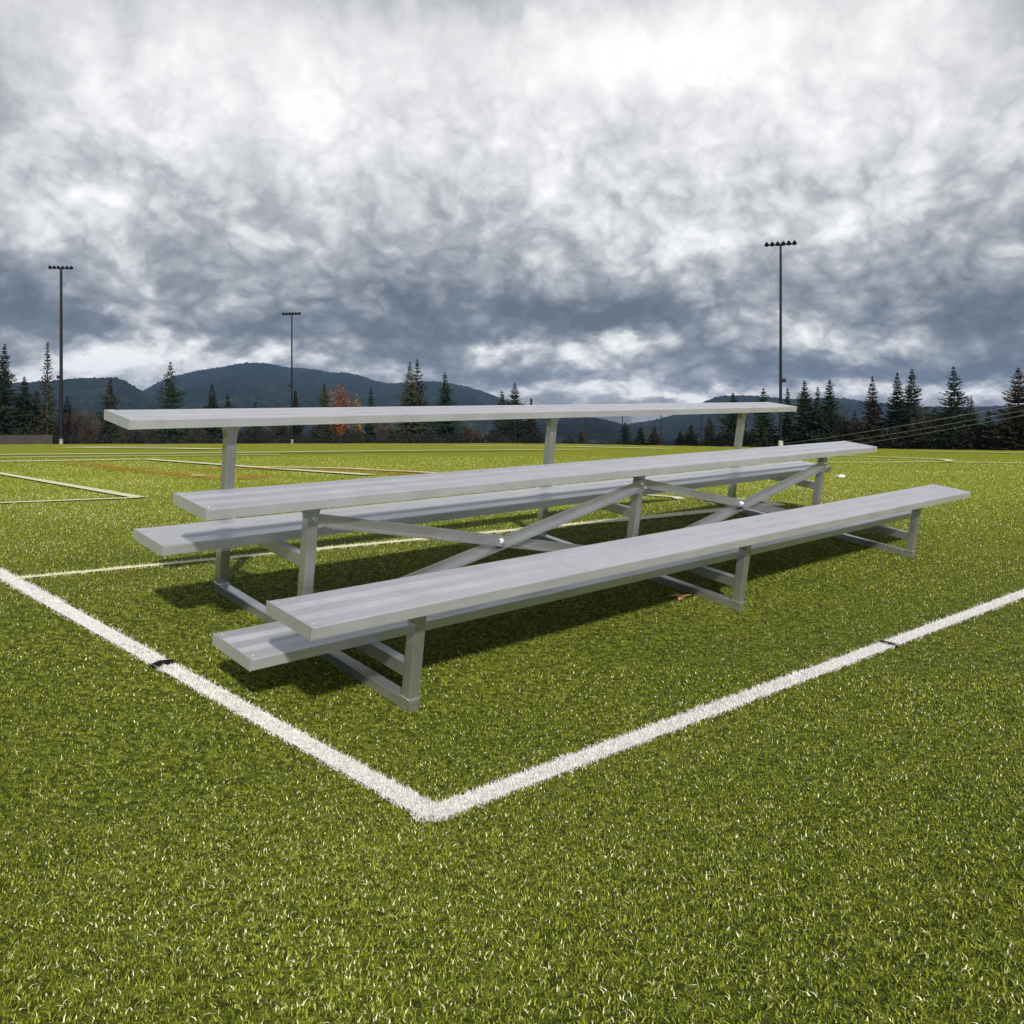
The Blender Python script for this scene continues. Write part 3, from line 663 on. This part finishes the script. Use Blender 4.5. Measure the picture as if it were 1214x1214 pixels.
C_ = conifer
C_('fir_tree', 3, 407, 19, 5, 'dark', 'tall dark fir at the far left end of the tree line', droop=.3)
C_('fir_tree', 29, 446, 15, 7, 'dark', 'short black-green fir between the tall end fir and the sparse fir', px_fill=1.2)
C_('fir_tree', 44, 462, 17, 9, 'dark', 'stubby dark fir tucked behind the sparse fir trunk', px_fill=1.2)
C_('fir_tree', 56, 405, 13, 4, 'olive', 'thin sparse fir with gappy pale branches just beside the tall light pole', sparse=.55, px_fill=.5)
C_('fir_tree', 80, 470, 13, 8, 'dark', 'low dark fir just past the tall pole by the low fence')
C_('fir_tree', 129, 448, 16, 6, 'green', 'slim fir standing alone before the low shoulder of the left hill', sparse=.8, px_fill=.8)
C_('fir_tree', 203, 429, 25, 5, 'green', 'broad layered fir standing above the end of the top seat plank', sparse=.8, px_fill=.85)
C_('fir_tree', 252, 455, 15, 6, 'dark', 'compact dark fir, taller of the pair before the big hill')
C_('fir_tree', 271, 467, 11, 7, 'dark', 'small round-topped dark fir, shorter of the pair before the big hill')
C_('fir_tree', 304, 477, 10, 8, 'dark', 'tiny dark fir top peeking over the top seat plank')
C_('fir_tree', 351.5, 462, 9, 7, 'dark', 'narrow dark fir close beside the pole with the floodlight bank')
C_('fir_tree', 385, 454, 15, 8, 'olive', 'olive fir next to the orange autumn tree')
C_('fir_tree', 440.5, 458, 9, 6, 'dark', 'slender dark fir just past the orange autumn tree')
C_('fir_tree', 486, 429, 20, 6, 'olive', 'broad olive fir, larger stem of the twin-topped pair', sparse=.85, px_fill=.9)
C_('fir_tree', 495, 425, 19, 8, 'green', 'tall thin-topped fir crowded behind the broad olive fir', sparse=.8, px_fill=.8)
C_('fir_tree', 528, 441, 17, 5, 'dark', 'neat dark cone-shaped fir past the broad olive fir')
C_('fir_tree', 596, 463, 13, 6, 'dark', 'lower dark fir touching the fir by the second rear post')
C_('fir_tree', 610, 454, 18, 5, 'dark', 'dark bushy fir near the second rear post of the bleacher', px_fill=1.2)
C_('fir_tree', 629, 472, 10, 7, 'dark', 'small dark fir tip leaning out past the bushy fir by the rear post')
C_('fir_tree', 690, 510, 6, 2, 'olive', 'tiny olive conifer by the first tall fence post past the rear post', start=.02)
C_('fir_tree', 741.5, 501, 9, 2, 'dark', 'little dark conifer at a tall fence post, first of the small row')
C_('fir_tree', 759.5, 507, 9, 2, 'dark', 'little rounded dark conifer, second of the small row behind the tall fence', start=.02)
C_('fir_tree', 776, 506, 9, 2.4, 'rust', 'little brown-tinged conifer in the small row behind the tall fence', start=.02)
C_('fir_tree', 806.5, 511, 7, 2, 'dark', 'smallest dark conifer of the small row behind the tall fence', start=.02)
C_('fir_tree', 819, 503, 11, 2.2, 'green', 'small green conifer near the end of the row behind the tall fence', start=.02)
C_('fir_tree', 841.5, 494, 10, 2.4, 'rust', 'brownish young conifer just before the dark fir by the last rear post')
C_('fir_tree', 870, 465, 19, 4, 'dark', 'dark fir rising behind the last rear post of the bleacher', px_fill=1.1)
C_('fir_tree', 905, 459, 17, 5, 'green', 'green fir between the last rear post and the tall pole')
C_('fir_tree', 934, 460, 12, 6, 'dark', 'dark fir standing right behind the tall pole on the right')
C_('fir_tree', 955, 451, 19, 4, 'dark', 'full dark fir just past the end of the top seat plank', px_fill=1.15)
C_('fir_tree', 969, 458, 13, 6, 'dark', 'thin dark fir squeezed between two fuller firs past the top seat plank')
C_('fir_tree', 982.5, 449, 19, 4, 'dark', 'tall dark tiered fir, last of the three past the top seat plank', px_fill=1.1)
C_('fir_tree', 1034, 446, 17, 4, 'rust', 'narrow fir with rust-coloured flecks, standing apart in the gap', sparse=.9)
C_('fir_tree', 1063, 442, 18, 5, 'dark', 'dark fir, shorter of the joined pair above the cables')
C_('fir_tree', 1079, 437, 22, 4, 'dark', 'tall dark fir, taller of the joined pair above the cables', sparse=.9)
C_('fir_tree', 1132, 434, 25, 3.5, 'dark', 'tallest broad fir with clear upswept tiers above the brown thicket', sparse=.85, px_fill=.9)
C_('fir_tree', 1150, 472, 19, 5, 'olive', 'low olive fir leaning against the tallest broad fir')
C_('fir_tree', 1172, 487, 16, 5, 'dark', 'squat dark fir between the low olive fir and the rust-edged fir')
C_('fir_tree', 1207, 435, 26, 3, 'rust', 'big rust-edged fir at the far right end of the tree line')
C_('fir_tree', 1107, 483, 12, 6, 'dark', 'small shaded fir behind the brown thicket beneath the cables')
C_('fir_tree', 1012, 487, 13, 6, 'olive', 'low olive fir in the gap beside the rust-flecked fir')
Bq = bush
Bq('autumn_tree', 403, 448, 18, 5, 'orange', 'orange-brown autumn tree with thinning leaves above the top seat plank', 3.0, True, 'deciduous tree', None)
Bq('autumn_tree', 425, 460, 12, 6, 'orange', 'smaller bright orange autumn tree beside the slender dark fir', 1.6, True, 'deciduous tree', None)
for (u, vt, hw, lab) in ((88, 484, 16, 'bare brown shrub right behind the low fence by the tall pole'), (104, 488, 15, 'grey-brown leafless shrub between the tall pole and the slim lone fir'),
                         (150, 496, 16, 'bare brown shrub under the left end of the top seat plank'), (176, 503, 13, 'low bare shrub below the broad layered fir'),
                         (232, 500, 14, 'bare shrub between the broad layered fir and the dark pair'), (330, 476, 15, 'pale bare twiggy shrub beside the pole with floodlights'), (456, 490, 14, 'dim bare shrub under the top plank past the orange trees'),
                         (555, 502, 12, 'pale bare bush by the first tall fence post'), (566, 508, 8, 'small bare bush tight against the tall fence post'),
                         (1000, 484, 14, 'pale leafless bush at the foot of the last of three firs'), (1020, 500, 12, 'thin bare bush left of the rust-flecked fir'),
                         (1094, 484, 15, 'tall bare brown thicket beneath the joined firs'), (1106, 492, 15, 'bare reddish-brown thicket in the middle under the cables'), (1118, 480, 15, 'bare brown thicket at the foot of the tallest broad fir'), (1190, 505, 13, 'low rusty bare bush at the foot of the big end fir')):
    Bq('bare_shrub', u, vt, hw, 3.2 + (u % 7) * .3, 'brown', lab, 3.0, False)

# undergrowth band behind the fences
m_under = island_mat('undergrowth_leaves', [(0, (.004, .005, .003)), (.6, (.011, .012, .006)), (1, (.032, .028, .015))])
hu = [(-60, 502), (70, 502), (84, 516), (240, 519), (262, 510), (300, 506), (380, 504), (450, 506), (545, 510), (570, 518), (590, 508), (635, 508), (655, 523), (845, 525), (856, 512), (940, 512), (1000, 508), (1050, 502), (1100, 498), (1214, 500), (1290, 500)]
Vs = []
r2 = np.random.default_rng(5)
for k in range(2600):
    u = r2.uniform(-60, 1290); ex = r2.uniform(2.0, 9); vt = np.interp(u, [h[0] for h in hu], [h[1] for h in hu]) + 5; p = at_depth(u, 500, ex); D = math.hypot(p[0], p[1])
    zb = ground_z(p[0], p[1]); zt_ = at_depth(u, vt + 11 * math.sin(u * .11) * math.sin(u * .037 + 1) + r2.uniform(-4, 16), ex)[2]; hh = zt_ - zb
    if hh < .2: continue
    n = int(30 + 50 * hh / 3); q = r2.normal(0, 1, (n, 3)); q /= np.linalg.norm(q, axis=1)[:, None]; q *= r2.uniform(.3, 1, n)[:, None]**.5
    B = np.stack([p[0] + q[:, 0] * .55, p[1] + q[:, 1] * .55, zb + hh * .5 + q[:, 2] * hh * .5], 1)
    Dv = r2.normal(0, 1, (n, 3)); Dv /= np.linalg.norm(Dv, axis=1)[:, None]; Nv = np.cross(Dv, r2.normal(0, 1, (n, 3))); Nv /= np.linalg.norm(Nv, axis=1)[:, None]
    ln = r2.uniform(.10, .30, n) * D / 80; Vs.append(tris(B, Dv, Nv, ln, ln * .5))
tag(link('undergrowth', crown_mesh('undergrowth', np.concatenate(Vs)), m_under), 'dark tangled undergrowth filling the ground below the firs', 'undergrowth', kind='stuff')

# ------------------------------------------------------------------ cables rising to the right
m_cable = flat_mat('grey_cable', (.42, .40, .36), .6)
def cable(pa, ea, pb, Db, label, r0):
    a = at_depth(*pa, ea); d = ray(*pb); b = CAM + d * (Db / math.hypot(d[0], d[1])); bm = bmesh.new(); n = 14; a, b = Vector(a), Vector(b); o0 = a.copy(); ps = []
    for k in range(n + 1):
        f = k / n; p = a.lerp(b, f); p.z -= .10 * math.sin(math.pi * f); ps.append(p - o0)
    for p, q in zip(ps[:-1], ps[1:]): tube_bm(bm, p, q, r0, r0, 6)
    o = from_bm('cable', bm, m_cable); o.location = o0; return tag(o, label, 'cable', 'cables strung to the right before the firs')
cable((927, 526), .6, (1260, 471), 30, 'uppermost of three pale cables slanting up before the firs', .011)
cable((960, 528.5), .6, (1260, 478), 30, 'middle of three pale cables slanting up before the firs', .009)
cable((985, 530.2), .6, (1260, 483.5), 30, 'lowest of three pale cables slanting up before the firs', .009)

# ------------------------------------------------------------------ air
bm = bmesh.new(); box_bm(bm, (-3700, -3700, -30), (3700, 3800, 180))
mh = bpy.data.materials.new('haze_air'); mh.use_nodes = True; t = mh.node_tree; t.nodes.clear()
pv = N(t, 'ShaderNodeVolumePrincipled'); pv.inputs['Color'].default_value = (.36, .58, 1, 1); pv.inputs['Density'].default_value = .00011; pv.inputs['Anisotropy'].default_value = .1
mo = N(t, 'ShaderNodeOutputMaterial'); t.links.new(pv.outputs[0], mo.inputs['Volume'])
hz = from_bm('haze', bm, mh); tag(hz, kind='stuff')
